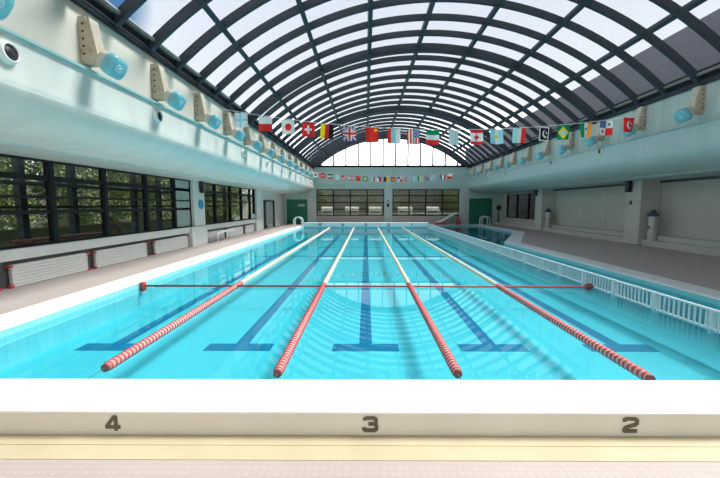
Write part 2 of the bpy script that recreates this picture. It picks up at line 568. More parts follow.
# ------------------------------------------------------------------ roof
def arc(th, r): return (CXR + r * math.sin(th), CZR + r * math.cos(th))
SEG = 40
ths = [-HALF + 2 * HALF * i / SEG for i in range(SEG + 1)]
roof = sroot('ceiling', 'barrel vaulted glass roof on dark steel ribs', 'roof')
g = MB()
vs = []; fs = []
for t in ths:
    x, z = arc(t, RR + .03)
    vs += [(x, BY, z), (x, FY + .3, z)]
fs = [(2 * i, 2 * i + 1, 2 * i + 3, 2 * i + 2) for i in range(SEG)]
g.add(vs, fs, 0, True)
part('glazing', g, 'roof_glass', roof)
def rib(y, wd, dp, top=-.02):
    m = MB()
    vs = []
    for t in ths:
        xo, zo = arc(t, RR - top); xi, zi = arc(t, RR - dp)
        vs += [(xo, y - wd / 2, zo), (xo, y + wd / 2, zo), (xi, y + wd / 2, zi), (xi, y - wd / 2, zi)]
    fs = []
    for i in range(SEG):
        for k in range(4):
            a, b2 = 4 * i + k, 4 * i + (k + 1) % 4
            fs.append((a, b2, b2 + 4, a + 4))
    fs += [(3, 2, 1, 0), (4 * SEG, 4 * SEG + 1, 4 * SEG + 2, 4 * SEG + 3)]
    m.add(vs, fs)
    return m
for k in range(-8, 25):
    y = 5.82 + 1.06 * k
    big = (k % 8 == 0)
    part('main_rib' if big else 'rib', rib(y, .16, .30) if big else rib(y, .10, .17), 'steel_dark', roof)
for i in range(9):
    t = (-HALF, -.607, -.407, -.210, -.021, .173, .372, .555, HALF)[i]
    x, z = arc(t, RR - .04)
    M = Matrix.Translation((x, 0, z)) @ Matrix.Rotation(t, 4, 'Y')
    part('purlin', MB().box(-.065, .065, BY, FY + .2, -.12, .05, M=M), 'steel_dark', roof)
for sx, s in ((-4.84, 1), (9.41, -1)):
    m = MB()
    m.box(min(sx - s * .2, sx + s * .12), max(sx - s * .2, sx + s * .12), BY, FY, 5.15 if s > 0 else 5.22, 5.44)
    m.box(min(sx - s * .2, sx + s * .02), max(sx - s * .2, sx + s * .02), BY, FY, 5.44, 5.62)
    part('eave_beam', m, 'eave_steel', roof)
    part('eave_pipe', MB().tube([(sx + s * .20, BY + .1, 5.43), (sx + s * .20, FY - .2, 5.43)], .045, 8), 'pipe_grey', roof)

# ------------------------------------------------------------------ far wall with gable
WINS_FAR = [(-4.55, 1.70, 0.84, 3.30), (2.47, 8.62, 0.84, 3.30)]
GD = [(-7.25, -5.45, 0.10, 2.32), (9.55, 11.6, 0.10, 2.40)]
m = holes_wall(MB(), WX0 - .2, 12.9, -0.2, 5.30, WINS_FAR + GD, lambda mb, a, b2, z0, z1: mb.box(a, b2, FY, FY + .25, z0, z1))
wf = struct('wall_far', m, 'far_wall', 'pale green far wall below the glazed gable', 'wall')
part('beam', MB().box(-4.8, 9.4, FY - .12, FY, 3.45, 3.62), 'far_wall', wf)
part('pilaster', MB().box(1.74, 2.43, FY - .15, FY, DZ, 5.2), 'far_wall', wf)
part('pilaster', MB().box(-5.35, -4.62, FY - .10, FY, DZ, 3.45), 'grey_wall', wf)
part('pilaster', MB().box(8.70, 9.50, FY - .10, FY, DZ, 3.45), 'grey_wall', wf)
part('lower_panel', MB().box(-4.55, 1.70, FY - .02, FY, .3, .8), 'low_wall', wf)
part('lower_panel', MB().box(2.47, 8.62, FY - .02, FY, .3, .8), 'low_wall', wf)
part('skirting', MB().box(-4.55, 1.70, FY - .05, FY, DZ, .25), 'recess', wf)

def grid_window(name, label, x0, x1, z0, z1, cols, rows, y, glass):
    root = sroot(name, label, 'window')
    fr = .07
    m = MB()
    m.box(x0, x0 + fr, y + .02, y + .16, z0, z1); m.box(x1 - fr, x1, y + .02, y + .16, z0, z1)
    m.box(x0, x1, y + .02, y + .16, z0, z0 + fr); m.box(x0, x1, y + .02, y + .16, z1 - fr, z1)
    part('frame', m, 'black_frame', root)
    for i in range(1, cols):
        x = x0 + (x1 - x0) * i / cols
        part('mullion', MB().box(x - .055, x + .055, y + .03, y + .15, z0 + fr, z1 - fr), 'black_frame', root)
    for rf in rows:
        z = z1 - (z1 - z0) * rf
        part('transom', MB().box(x0 + fr, x1 - fr, y + .04, y + .14, z - .045, z + .045), 'black_frame', root)
    part('pane', MB().box(x0 + .02, x1 - .02, y + .09, y + .095, z0 + .02, z1 - .02), glass, root)
    return root
grid_window('window_1', 'left one of two wide gridded windows in the far wall', *WINS_FAR[0], 4, (.24, .49, .74), FY, 'far_glass')
grid_window('window_2', 'right one of two wide gridded windows in the far wall', *WINS_FAR[1], 4, (.24, .49, .74), FY, 'far_glass')

gb = sroot('window_3', 'white arched gable window with upright bars above the far wall', 'window')
m = MB()
m.box(-4.9, 9.45, FY, FY + .2, 5.28, 5.46)
part('sill_beam', m, 'eave_steel', gb)
m = rib(FY + .12, .22, .30)
part('arch_frame', m, 'steel_dark', gb)
k = -6
while True:
    x = .456 + 1.135 * k
    if x > 9.2: break
    if x > -4.6:
        zt = CZR + math.sqrt((RR - .15) ** 2 - (x - CXR) ** 2)
        if zt > 5.5:
            part('mullion', MB().box(x - .055, x + .055, FY + .06, FY + .17, 5.45, zt), 'steel_dark', gb)
    k += 1
pts = [arc(t, RR - .1) for t in ths]
pts = [p for p in pts if p[1] > 5.36]
part('pane', MB().prism(pts + [(pts[-1][0], 5.36), (pts[0][0], 5.36)], FY + .115, FY + .12, 'y'), 'gable_glass', gb)

def green_door(name, label, x0, x1, z1, sign):
    r = sroot(name, label, 'door')
    m = MB()
    m.box(x0, x1, FY + .04, FY + .12, DZ, z1)
    part('leaf', m, 'green_door', r)
    m = MB()
    m.box(x0 - .05, x0, FY - .03, FY + .12, DZ, z1 + .05); m.box(x1, x1 + .05, FY - .03, FY + .12, DZ, z1 + .05)
    m.box(x0, x1, FY - .03, FY + .12, z1, z1 + .05)
    part('frame', m, 'green_door', r)
    m = MB().box((x0 + x1) / 2 - .01, (x0 + x1) / 2 + .01, FY + .025, FY + .045, DZ + .02, z1 - .02)
    part('meeting_stile', m, 'green_door', r)
    if sign:
        part('sign_plate', MB().box(x0 + 1.0, x0 + 1.62, FY + .02, FY + .04, 1.72, 1.95), 'sign_grey', r, label='grey sign plate')
    part('handle', MB().box(x0 + .15, x0 + .25, FY - .01, FY + .04, 1.05, 1.15), 'chrome', r)
green_door('door_1', 'green double door left of the far windows', *GD[0][:2], GD[0][3], True)
green_door('door_2', 'green double door right of the far windows', *GD[1][:2], GD[1][3], False)

# ------------------------------------------------------------------ left wall
wl = MB()
lw = lambda mb, a, b2, z0, z1: mb.box(WX0 - .2, WX0, a, b2, z0, z1)
holes_wall(wl, 24.3, FY, -0.2, 2.9, [(25.2, 28.2, DZ, 2.22)], lw)
wl.box(WX0 - .2, WX0, 22.45, 23.3, .9, 1.25)
wallL = struct('wall_left', wl, 'grey_wall', 'pale left wall with windows above a low ledge', 'wall')
part('lower_wall', MB().box(WX0 - .2, WX0 - .06, BY, 24.3, -.2, .70), 'recess', wallL)
part('window_ledge', MB().box(WX0 - .2, WX0 + .10, BY, 14.75, .68, .915), 'sill', wallL, bevel=.015)
part('window_ledge', MB().box(WX0 - .2, WX0 + .10, 15.75, 23.3, .68, .915), 'sill', wallL, bevel=.015)
for y0, y1, nm in ((14.75, 15.75, 'nearer'), (23.3, 24.3, 'farther')):
    r = struct('column', MB().box(WX0 - .2, WX0 + .12, y0, y1, -.2, 2.95), 'column', '%s white column in the left window wall' % nm, 'column', bevel=.01)
    part('plinth', MB().box(WX0 - .2, WX0 + .20, y0 - .4, y1, -.1, .92), 'column', r, bevel=.01)

def side_window(name, label, y0, y1, z0, z1, mulls, trans, x, sgn, glass):
    root = sroot(name, label, 'window')
    def bx(m, a, b2, c0, c1, d0, d1): return m.box(min(x + sgn * a, x + sgn * b2), max(x + sgn * a, x + sgn * b2), c0, c1, d0, d1)
    m = MB()
    bx(m, .0, .14, y0, y0 + .06, z0, z1); bx(m, .0, .14, y1 - .06, y1, z0, z1)
    bx(m, .0, .14, y0, y1, z0, z0 + .05); bx(m, .0, .14, y0, y1, z1 - .05, z1)
    part('frame', m, 'black_frame', root)
    for y in mulls:
        part('mullion', bx(MB(), .0, .14, y - .06, y + .06, z0 + .05, z1 - .05), 'black_frame', root)
    for z, h in trans:
        part('transom', bx(MB(), .03, .11, y0 + .06, y1 - .06, z - h / 2, z + h / 2), 'black_frame', root)
    part('pane', bx(MB(), .07, .075, y0 + .02, y1 - .02, z0 + .02, z1 - .02), glass, root)
    return root
TR = ((2.46, .12), (2.02, .06), (1.68, .09))
w4 = side_window('window_4', 'long dark framed window on the left showing a hedge outside', BY, 14.75, .915, 2.89, (-1.9, -.2, 1.5, 3.2, 4.9, 6.6, 8.26, 9.95, 11.82, 13.55), TR, WX0, -1, 'window_glass')
part('grey_blind', MB().box(WX0 - .065, WX0 - .03, 13.6, 14.7, .96, 2.85), 'blind', w4, label='plain grey blind in the last bay')
side_window('window_5', 'dark framed window between the two left columns', 15.75, 23.3, .915, 2.89, (17.24, 19.16, 20.85, 22.4), TR[:2], WX0, -1, 'window_glass')

d = sroot('door_3', 'grey glazed door with dark frame in the left wall near the corner', 'door')
m = MB()
m.box(WX0 - .15, WX0 + .03, 25.2, 25.4, DZ, 2.22); m.box(WX0 - .15, WX0 + .03, 28.0, 28.2, DZ, 2.22); m.box(WX0 - .15, WX0 + .03, 25.2, 28.2, 2.12, 2.22)
part('frame', m, 'black_frame', d)
m = MB()
m.box(WX0 - .10, WX0 - .05, 26.1, 26.25, DZ, 2.12); m.box(WX0 - .10, WX0 - .05, 27.85, 28.0, DZ, 2.12)
m.box(WX0 - .10, WX0 - .05, 26.1, 28, DZ, .35); m.box(WX0 - .10, WX0 - .05, 26.1, 28, 2.0, 2.12); m.box(WX0 - .10, WX0 - .05, 26.1, 28, 1.05, 1.15)
part('leaf', m, 'door_grey', d)
part('pane', MB().box(WX0 - .09, WX0 - .085, 26.25, 27.85, .35, 2.0), 'blind', d)
part('side_pane', MB().box(WX0 - .09, WX0 - .085, 25.4, 26.1, DZ, 2.12), 'black_plastic', d)
part('handle', MB().tube([(WX0 - .03, 26.2, 1.0), (WX0 - .03, 26.2, 1.35)], .02, 8), 'chrome', d)

# soffit downlights on the left
DL = []
for i, (x, y) in enumerate(((-6.55, 9.5), (-6.62, 11.4))):
    o = thing('downlight', 'small lit downlight in left soffit, %s one' % ('nearer' if i == 0 else 'farther'), 'ceiling light', (x, y, 2.89), group='downlights in the left soffit')
    part('rim', MB().lathe([(.06, -.012), (.085, -.012), (.085, .01), (.06, .01)], 20), 'white_plastic', o)
    part('lens', MB().lathe([(.001, -.006), (.06, -.006), (.06, .01)], 20), 'downlight', o)

# white slatted panels with red corner brackets under the ledge
def slat_panel(y0, y1, label):
    o = thing('slatted_panel', label, 'panel', (WX0 + .0, (y0 + y1) / 2, DZ), group='white slatted panels under the left window ledge')
    L = (y1 - y0) / 2
    m = MB()
    n = 7
    for i in range(n):
        z0 = .012 + i * .0665
        m.prism([(-.02, z0), (.045, z0), (.05, z0 + .006), (.05, z0 + .048), (.045, z0 + .054), (-.02, z0 + .054)], -L, L, 'y')
    m.box(-.03, -.005, -L, L, .0, .48)
    part('slats', m, 'panel_white', o)
    for sy in (-1, 1):
        for z in (.0, .425):
            mm = MB()
            ya, yb = sorted((sy * L, sy * (L + .06)))
            mm.box(-.02, .065, ya, yb, z, z + .055)
            ya, yb = sorted((sy * (L - .02), sy * L))
            mm.box(.048, .065, ya, yb, z, z + .055)
            part('corner_bracket', mm, 'red_paint', o, label='red corner bracket')
    return o
PAN = [(4.7, 6.78), (7.08, 9.05), (9.33, 11.55), (12.0, 14.25), (15.85, 18.0), (18.4, 20.75), (21.15, 22.8)]
PL = ['white slatted panel nearest the camera under the left ledge', 'white slatted panel with red corners, second along the left ledge', 'white slatted panel with red corners, third along the left ledge', 'white slatted panel just before the nearer left column',
      'white slatted panel just beyond the nearer left column', 'white slatted panel midway between the two left columns', 'white slatted panel just before the farther left column']
for (a, b2), l in zip(PAN, PL): slat_panel(a, b2, l)

# low white rack beyond the nearer left column
o = thing('low_rack', 'low white tubular rack standing beyond the nearer left column', 'rack', (-6.98, 16.9, DZ))
part('top_rails', MB().tube([(-.15, -1.1, .46), (-.15, 1.1, .46)], .02, 8).tube([(.15, -1.1, .46), (.15, 1.1, .46)], .02, 8).box(-.16, .16, -1.1, 1.1, .475, .495), 'white_plastic', o)
for y in (-1.05, 0, 1.05):
    for x in (-.15, .15):
        part('leg', MB().tube([(x, y, 0), (x, y, .46)], .022, 8), 'white_plastic', o)

# speakers and clock
def speaker(label, x, y, z, s):
    o = thing('wall_speaker', label, 'speaker', (x, y, z))
    M = Matrix.Rotation(R(8) * s, 4, 'Y')
    cb = part('cabinet', MB().box(-.08, .08, -.11, .11, -.25, .25), 'black_plastic', o, (s * .12, 0, 0), bevel=.02)
    part('grille', MB().box(-.01, .01, -.09, .09, -.2, .2), 'recess', cb, (s * .083, 0, 0))
    part('bracket', MB().box(-.03, .03, -.03, .03, -.05, .05), 'pipe_grey', o, (s * .02, 0, 0))
speaker('black speaker high on the nearer left column', WX0 + .12, 15.35, 2.62, 1)
speaker('black speaker high on the nearer right column', 11.8, 15.55, 2.66, -1)
speaker('black speaker high on the farther right column', 11.8, 24.0, 2.72, -1)
o = thing('wall_clock', 'round blue rimmed clock on the nearer left column', 'clock', (WX0 + .12, 15.35, 1.86))
M = Matrix.Rotation(R(90), 4, 'Y')
part('rim', MB().lathe([(.15, 0), (.20, 0), (.20, .05), (.15, .06)], 28, M), 'clock_blue', o)
part('dial', MB().lathe([(.001, .052), (.152, .052), (.152, 0)], 28, M), 'white_plastic', o)
part('hands', MB().box(.05, .058, -.008, .008, -.02, .11).box(.05, .058, -.08, .02, -.008, .008), 'black_plastic', o)
o = thing('wall_switch', 'small dark switch box below the speaker on the nearer right column', 'switch', (11.8, 15.5, 1.95))
part('box', MB().box(-.05, 0, -.06, .06, -.08, .08), 'black_plastic', o)
part('button', MB().box(-.065, -.05, -.02, .02, -.03, .03), 'white_plastic', o)
o = thing('wall_notice', 'small dark notice on the pilaster between the far windows', 'notice', (2.05, FY - .15, 2.0))
part('board', MB().box(-.12, .12, -.03, 0, -.32, .28), 'black_plastic', o)
part('face', MB().box(-.08, .08, -.036, -.03, -.05, .22), 'sign_grey', o)

# ------------------------------------------------------------------ right wall
wr = MB()
rw = lambda mb, a, b2, z0, z1: mb.box(WX1, WX1 + .24, a, b2, z0, z1)
holes_wall(wr, BY, FY, -.2, 2.9, [(25.0, 31.2, .75, 2.75)], rw)
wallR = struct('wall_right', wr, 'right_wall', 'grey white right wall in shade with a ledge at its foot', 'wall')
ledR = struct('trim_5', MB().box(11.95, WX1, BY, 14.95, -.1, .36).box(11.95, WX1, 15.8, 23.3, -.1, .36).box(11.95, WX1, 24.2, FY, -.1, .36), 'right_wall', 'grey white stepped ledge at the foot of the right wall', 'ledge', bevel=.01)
part('ledge_riser', MB().box(12.25, WX1, BY, 14.95, .36, .56).box(12.25, WX1, 15.8, 23.3, .36, .56).box(12.25, WX1, 24.2, FY, .36, .56), 'right_wall', ledR, bevel=.01)
part('shutter_track', MB().box(WX1 - .10, WX1, BY, 14.95, 2.78, 2.88).box(WX1 - .10, WX1, 15.8, 23.3, 2.78, 2.88), 'recess', wallR)
part('rail', MB().box(WX1 - .03, WX1, BY, 14.95, .86, .90).box(WX1 - .03, WX1, 15.8, 23.3, .86, .90), 'right_wall', wallR)
for y in (18.3, 20.8): part('panel_joint', MB().box(WX1 - .012, WX1, y - .015, y + .015, .9, 2.78), 'recess' if False else 'right_wall', wallR)
for y0, y1, nm in ((14.95, 15.8, 'nearer'), (23.3, 24.2, 'farther')):
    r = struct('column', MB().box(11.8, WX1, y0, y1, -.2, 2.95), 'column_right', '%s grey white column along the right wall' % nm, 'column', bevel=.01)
    part('base_shoe', MB().box(11.77, WX1, y0 - .03, y1 + .03, .08, .12), 'recess', r)
side_window('window_6', 'dark window in the right wall near the far corner', 25.0, 31.2, .75, 2.75, (27.1, 29.15), ((1.3, .05),), WX1, 1, 'window_glass')
o = thing('wall_sign', 'faint pale notice plate on the right wall beyond the nearer column', 'notice', (WX1, 19.2, 2.2))
part('plate', MB().box(-.015, 0, -.45, .45, -.22, .25), 'right_wall', o)
part('line', MB().box(-.018, -.015, -.40, .40, .10, .14).box(-.018, -.015, -.40, .30, -.05, -.01), 'blind', o)
def standing_cylinder(label, y):
    o = thing('standing_cylinder', label, 'cylinder', (12.10, y, .36))
    part('body', MB().lathe([(.15, 0), (.16, .03), (.155, .95), (.12, 1.02), (.09, 1.04)], 24), 'cylinder_grey', o)
    part('cap', MB().lathe([(.12, 1.0), (.20, 1.02), (.20, 1.12), (.12, 1.16), (.08, 1.25), (.03, 1.28)], 24), 'cylinder_cap', o)
    part('valve', MB().tube([(0, 0, 1.25), (0, 0, 1.36)], .03, 10).tube([(-.07, 0, 1.34), (.07, 0, 1.34)], .02, 8), 'cylinder_grey', o)
    part('label_patch', MB().box(-.159, -.150, -.05, .05, .48, .62), 'cylinder_cap', o)
    return o
standing_cylinder('grey upright cylinder with dark cap beside the nearer right column', 14.6)
standing_cylinder('grey upright cylinder with dark cap in front of the farther right column', 23.0)
o = thing('standing_fan', 'dark slim stand in the far right corner beside the window', 'stand', (12.0, 31.3, DZ + .26))
part('base', MB().lathe([(.2, 0), (.2, .03), (.04, .06)], 18), 'black_plastic', o)
part('pole', MB().tube([(0, 0, .05), (0, 0, 1.1)], .05, 8), 'black_plastic', o)
part('head', MB().lathe([(.05, -.1), (.2, -.08), (.24, .0), (.2, .1), (.05, .12)], 18, Matrix.Translation((0, 0, 1.25)) @ Matrix.Rotation(R(90), 4, 'X')), 'black_plastic', o)

# wall behind the camera
struct('wall_near', MB().box(WX0 - .2, 12.9, BY - .25, BY, -.2, 8.4), 'white_paint', 'white end wall behind the viewer', 'wall')

# ------------------------------------------------------------------ shallow pool divider fence
o = thing('divider_fence', 'long white picket fence dividing the lanes from the shallow pool', 'fence')
NP = 25
for i in range(NP + 1):
    y = YN + .02 + (YF - YN - .1) * i / NP
    part('post', MB().box(XR - .035, XR + .035, y - .025, y + .025, -.06, .30), 'fence_white', o)
    if i < NP:
        y1 = YN + .02 + (YF - YN - .1) * (i + 1) / NP
        m = MB()
        m.box(XR - .025, XR + .025, y, y1, .28, .308)
        m.box(XR - .02, XR + .02, y, y1, -.02, .02)
        for kk in range(1, 11):
            yy = y + (y1 - y) * kk / 11
            m.box(XR - .012, XR + .012, yy - .011, yy + .011, .0, .28)
        part('fence_panel', m, 'fence_white', o)

# ------------------------------------------------------------------ lane ropes
def disc_mesh(matn, nm='float_disc'):
    M = Matrix.Rotation(R(90), 4, 'X')
    m = MB()
    m.lathe([(.032, -.020), (.053, -.018), (.057, -.009), (.057, .009), (.053, .018), (.032, .020)], 18, M, 0)
    return m
RED_DISC = disc_mesh('r').mesh('float_disc', 'rope_red')
P = 0.068
def lane_rope(x, y0, label):
    o = thing('lane_rope', label, 'lane rope', (x, y0, 0.018), group='lane ropes')
    L = 28.1 - y0
    part('cable', MB().tube([(0, 2.97 - y0, .0), (0, L + .05, 0)], .004, 8), 'pipe_grey', o)
    part('end_cap', MB().lathe([(.001, -.035), (.035, -.035), (.046, -.02), (.046, .02)], 18, Matrix.Rotation(R(90), 4, 'X')), 'dark_red', o, (0, -.03 + .03, 0))
    n1 = 62
    for i in range(n1):
        link('float_disc', RED_DISC, o, (0, .04 + i * P, 0))
    part('spacer_core', MB().tube([(0, .01, 0), (0, n1 * P + .01, 0)], .049, 14), 'rope_pink', o)
    def bulk(ya, yb, mn, core, name, lab):
        m = MB()
        y = ya
        while y < yb:
            m.lathe([(.032, -.026), (.054, -.022), (.056, 0), (.054, .022), (.032, .026)], 10, Matrix.Translation((0, y, 0)) @ Matrix.Rotation(R(90), 4, 'X'), 0)
            y += P
        m.tube([(0, ya - .03, 0), (0, yb, 0)], .043, 10, 1)
        q = part(name, m, [mn, core], o, label=lab)
        q['kind'] = 'stuff'
    ym = .04 + n1 * P
    bulk(ym, L - 4.6, 'rope_cream', 'rope_cream', 'cream_floats', 'run of cream floats')
    bulk(L - 4.6 + .03, L - .2, 'rope_pink', 'rope_pink', 'far_floats', 'run of pale red floats at the far end')
lane_rope(-2.915, 3.70, 'leftmost of the four red and cream lane ropes')
lane_rope(-0.955, 3.58, 'second lane rope from the left, left of the numeral 3')
lane_rope(0.995, 3.58, 'third lane rope from the left, right of the numeral 3')
lane_rope(2.985, 3.48, 'rightmost of the four red and cream lane ropes')

o = thing('cross_rope', 'dark red rope stretched across the whole pool at water level', 'rope', (0, 7.58, 0.03))
part('line', MB().tube([(-4.98, 0, 0), (5.06, -.04, 0)], .022, 10), 'dark_red', o)
part('anchor', MB().box(-5.045, -4.95, -.055, .055, -.12, .09), 'red_paint', o, bevel=.02, label='red anchor block on the pool edge')
part('ring', MB().tube([(4.95 + .06 * math.cos(a), -.04, .01 + .06 * math.sin(a)) for a in [2 * math.pi * k / 16 for k in range(16)]], .035, 8, closed=True), 'dark_red', o)

# ------------------------------------------------------------------ ladders
def ladder(label, x, y, s, rz=0):
    o = thing('pool_ladder', label, 'ladder', (x, y, DZ), rz)
    for dy in (-.28, .28):
        pts = [(-s * .32, dy, 0), (-s * .32, dy, .55)]
        for k in range(9):
            a = math.pi * k / 8
            pts.append((-s * (.32 * math.cos(a)), dy, .55 + .27 * math.sin(a)))
        pts += [(s * .32, dy, .4), (s * .32, dy, -.5)]
        part('handrail', MB().tube(pts, .035, 10), 'white_plastic', o)
    for z in (-.1, -.35):
        part('tread', MB().box(s * .28, s * .36, -.28, .28, z - .015, z + .015), 'chrome', o)
ladder('white pool ladder rails at the left edge near the far end', -5.25, 26.9, 1)
ladder('white pool ladder rails at the right edge of the shallow pool', 9.95, 28.9, -1)

# little slide on the far deck
o = thing('small_slide', 'small white slide with red edges lying by the far wall', 'slide', (7.3, 30.9, DZ))
m = MB()
pr = [(-.95, .22), (-.6, .30), (-.2, .50), (.25, .80), (.7, 1.0), (.95, 1.02)]
vs = []
for x, z in pr: vs += [(x, -.35, z), (x, .35, z), (x, .35, z - .06), (x, -.35, z - .06)]
fs = [(4 * i + k, 4 * i + (k + 1) % 4, 4 * i + 4 + (k + 1) % 4, 4 * i + 4 + k) for i in range(5) for k in range(4)] + [(3, 2, 1, 0), (20, 21, 22, 23)]
m.add(vs, fs)
part('chute', m, 'white_plastic', o)
for y in (-.38, .38):
    part('side_rail', MB().tube([(x, y, z + .03) for x, z in pr], .04, 8), 'white_plastic', o)
part('foot_pad', MB().box(-1.1, -.1, -.42, .42, 0, .20), 'red_paint', o, bevel=.04, label='red foot pad')
part('rear_pad', MB().box(.85, 1.15, -.42, .42, 0, .30), 'red_paint', o, bevel=.04)
for y in (-.3, .3):
    part('leg', MB().tube([(.9, y, .9), (1.05, y, 0.05)], .04, 8), 'dark_red', o)

# ------------------------------------------------------------------ spotlights on brackets
def make_lamp(label, s):
    # s = +1: mounted on left wall (points towards +X); local origin on the wall at the bracket foot
    o = thing('spotlight', label, 'spotlight')
    ob = MB()
    # wedge shaped channel upright
    ob.prism([(0, .02), (s * .28, .02), (s * .24, .10), (s * .12, .74), (0, .74)] if s > 0 else [(0, .74), (s * .12, .74), (s * .24, .10), (s * .28, .02), (0, .02)], -.07, -.05, 'y')
    bp_ = part('bracket_plate', ob, 'tan_metal', o)
    bk = MB()
    bk.prism([(0, .02), (s * .30, .02), (s * .17, .74), (0, .74)] if s > 0 else [(0, .74), (s * .17, .74), (s * .30, .02), (0, .02)], -.05, .16, 'y')
    part('bracket_box', bk, 'tan_pale', o)
    for i in range(5):
        hm = MB()
        z = .14 + i * .12
        hm.lathe([(.001, 0), (.02, 0), (.02, .004)], 10, Matrix.Translation((s * .07, -.071, z)) @ Matrix.Rotation(R(90), 4, 'X'))
        part('bolt_hole', hm, 'hole_dark', bp_)
    ar = MB()
    x0, x1 = sorted((0.0, s * .40))
    ar.box(x0, x1, -.06, .10, -.02, .03)
    part('arm', ar, 'tan_metal', o)
    yk = MB()
    x0, x1 = sorted((s * .30, s * .42))
    yk.box(x0, x1, -.05, .05, .03, .09)
    part('pivot', yk, 'tan_metal', o)
    ax = Vector((s * .86, -.20, -.48)).normalized()
    M = Matrix.Translation((s * .47, 0, -.02)) @ ax.to_track_quat('Z', 'Y').to_matrix().to_4x4() @ Matrix.Rotation(R(-12) * s, 4, 'Z')
    hd = MB(); 
    def sq(r, h, n=24):
        out_ = []
        for k in range(n):
            a = 2 * math.pi * k / n
            c_, s_ = math.cos(a), math.sin(a)
            q = (abs(c_) ** 4 + abs(s_) ** 4) ** -.25
            out_.append(M @ Vector((r * q * c_, r * q * s_, h)))
        return out_
    def loft(mb, prof, n=24):
        vs = []
        for r, h in prof: vs += sq(r, h, n)
        fs = [(i * n + k, i * n + (k + 1) % n, (i + 1) * n + (k + 1) % n, (i + 1) * n + k) for i in range(len(prof) - 1) for k in range(n)]
        mb.add(vs, fs, 0, True)
        b0 = len(mb.v) - len(vs)
        mb.f.append(tuple(b0 + (len(prof) - 1) * n + k for k in range(n))); mb.mi.append(0); mb.smooth.append(False)
        mb.f.append(tuple(b0 + k for k in range(n - 1, -1, -1))); mb.mi.append(0); mb.smooth.append(False)
    loft(hd, [(.06, -.24), (.12, -.20), (.16, -.06), (.165, .02)])
    part('housing', hd, 'lamp_white', o)
    cv = MB()
    loft(cv, [(.170, .0), (.182, .03), (.180, .12), (.155, .155), (.10, .17)])
    co_ = part('cover', cv, 'lamp_blue', o, label='blue lamp cover')
    kn = MB()
    kn.lathe([(.07, .165), (.07, .182), (.05, .182), (.05, .174), (.03, .174), (.03, .186), (.001, .186)], 18, M)
    part('knob', kn, 'lamp_blue_light', co_)
    return o
g1, g2 = 'spotlights along the left beam', 'spotlights along the right beam'
src = make_lamp('blue faced spotlight on tan bracket, first from the camera on the left beam', 1)
src['group'] = g1
for k in range(14):
    loc = (-4.82, 4.18 + 1.965 * k, 4.24)
    if k == 0: src.location = loc
    else: dup(src, loc, 'blue faced spotlight on tan bracket, %s from the camera on the left beam' % ORD[k], g1)
src = make_lamp('blue faced spotlight on tan bracket, first from the camera on the right beam', -1)
src['group'] = g2
for k in range(11):
    loc = (9.40, 10.0 + 2.0 * k, 4.38)
    if k == 0: src.location = loc
    else: dup(src, loc, 'blue faced spotlight on tan bracket, %s from the camera on the right beam' % ORD[k], g2)

# air nozzles
def make_nozzle(label, s):
    o = thing('air_nozzle', label, 'nozzle')
    M = Matrix.Rotation(R(90) * s, 4, 'Y') @ Matrix.Rotation(R(0), 4, 'X')
    part('ring', MB().lathe([(.15, 0), (.15, .02), (.13, .04), (.125, .075), (.105, .085), (.10, .02)], 24, M), 'white_paint', o)
    M2 = M
    part('throat', MB().lathe([(.001, .06), (.105, .06), (.105, .0)], 24, M2), 'black_plastic', o)
    return o
src = make_nozzle('round black air nozzle in left beam, first from the camera', 1)
for k, y in enumerate((4.75, 8.05, 13.55, 16.8, 22.0, 25.3, 30.4)):
    loc = (-4.75, y, 3.84)
    if k == 0: src.location = loc; src['group'] = 'air nozzles in the left beam'
    else: dup(src, loc, 'round black air nozzle in left beam, %s from the camera' % ORD[k], 'air nozzles in the left beam')
src = make_nozzle('round black air nozzle in right beam, first from the camera', -1)
for k, y in enumerate((14.0, 17.6, 23.4, 26.8)):
    loc = (9.33, y, 3.96)
    if k == 0: src.location = loc; src['group'] = 'air nozzles in the right beam'
    else: dup(src, loc, 'round black air nozzle in right beam, %s from the camera' % ORD[k], 'air nozzles in the right beam')

# ------------------------------------------------------------------ flags
def h3(a, b_, c_): return lambda u, v: a if v < 1 / 3 else (b_ if v < 2 / 3 else c_)
def v3(a, b_, c_): return lambda u, v: a if u < 1 / 3 else (b_ if u < 2 / 3 else c_)
def h2(a, b_): return lambda u, v: a if v < .5 else b_
def disc(bgc, c, r): return lambda u, v: c if (u - .5) ** 2 + ((v - .5) * 1.05) ** 2 < r * r else bgc
def swiss(u, v):
    x, y = abs(u - .5), abs(v - .5)
    return 'white' if (x < .09 and y < .28) or (y < .09 and x < .28) else 'red'
def finland(u, v): return 'lightblue' if abs(u - .42) < .1 or abs(v - .5) < .1 else 'white'
def uk(u, v):
    x, y = u - .5, v - .5
    if abs(x) < .08 or abs(y) < .08: return 'red'
    if abs(x) < .15 or abs(y) < .15: return 'white'
    dd = abs(abs(x) - abs(y))
    return 'red' if dd < .03 else ('white' if dd < .10 else 'blue')
def china(u, v): return 'yellow' if (u - .78) ** 2 + (v - .17) ** 2 < .012 else 'red'
def usa(u, v):
    if u > .5 and v < .54: return 'slate' if (int(u * 22) + int(v * 20)) % 5 else 'white'
    return 'red' if int(u * 9) % 2 == 0 else 'white'
def argentina(u, v): return 'yellow' if (u - .5) ** 2 + (v - .5) ** 2 < .014 else ('white' if 1 / 3 < u < 2 / 3 else 'lightblue')
def stripes(u, v): return 'teal' if int(u * 9) % 2 == 0 else 'white'
def canada(u, v):
    if v < .2 or v > .8: return 'red'
    x, y = abs(u - .5), v - .5
    return 'red' if (x + abs(y) < .20 or (abs(y) < .06 and x < .24) or (x < .03 and abs(y) < .27)) else 'white'
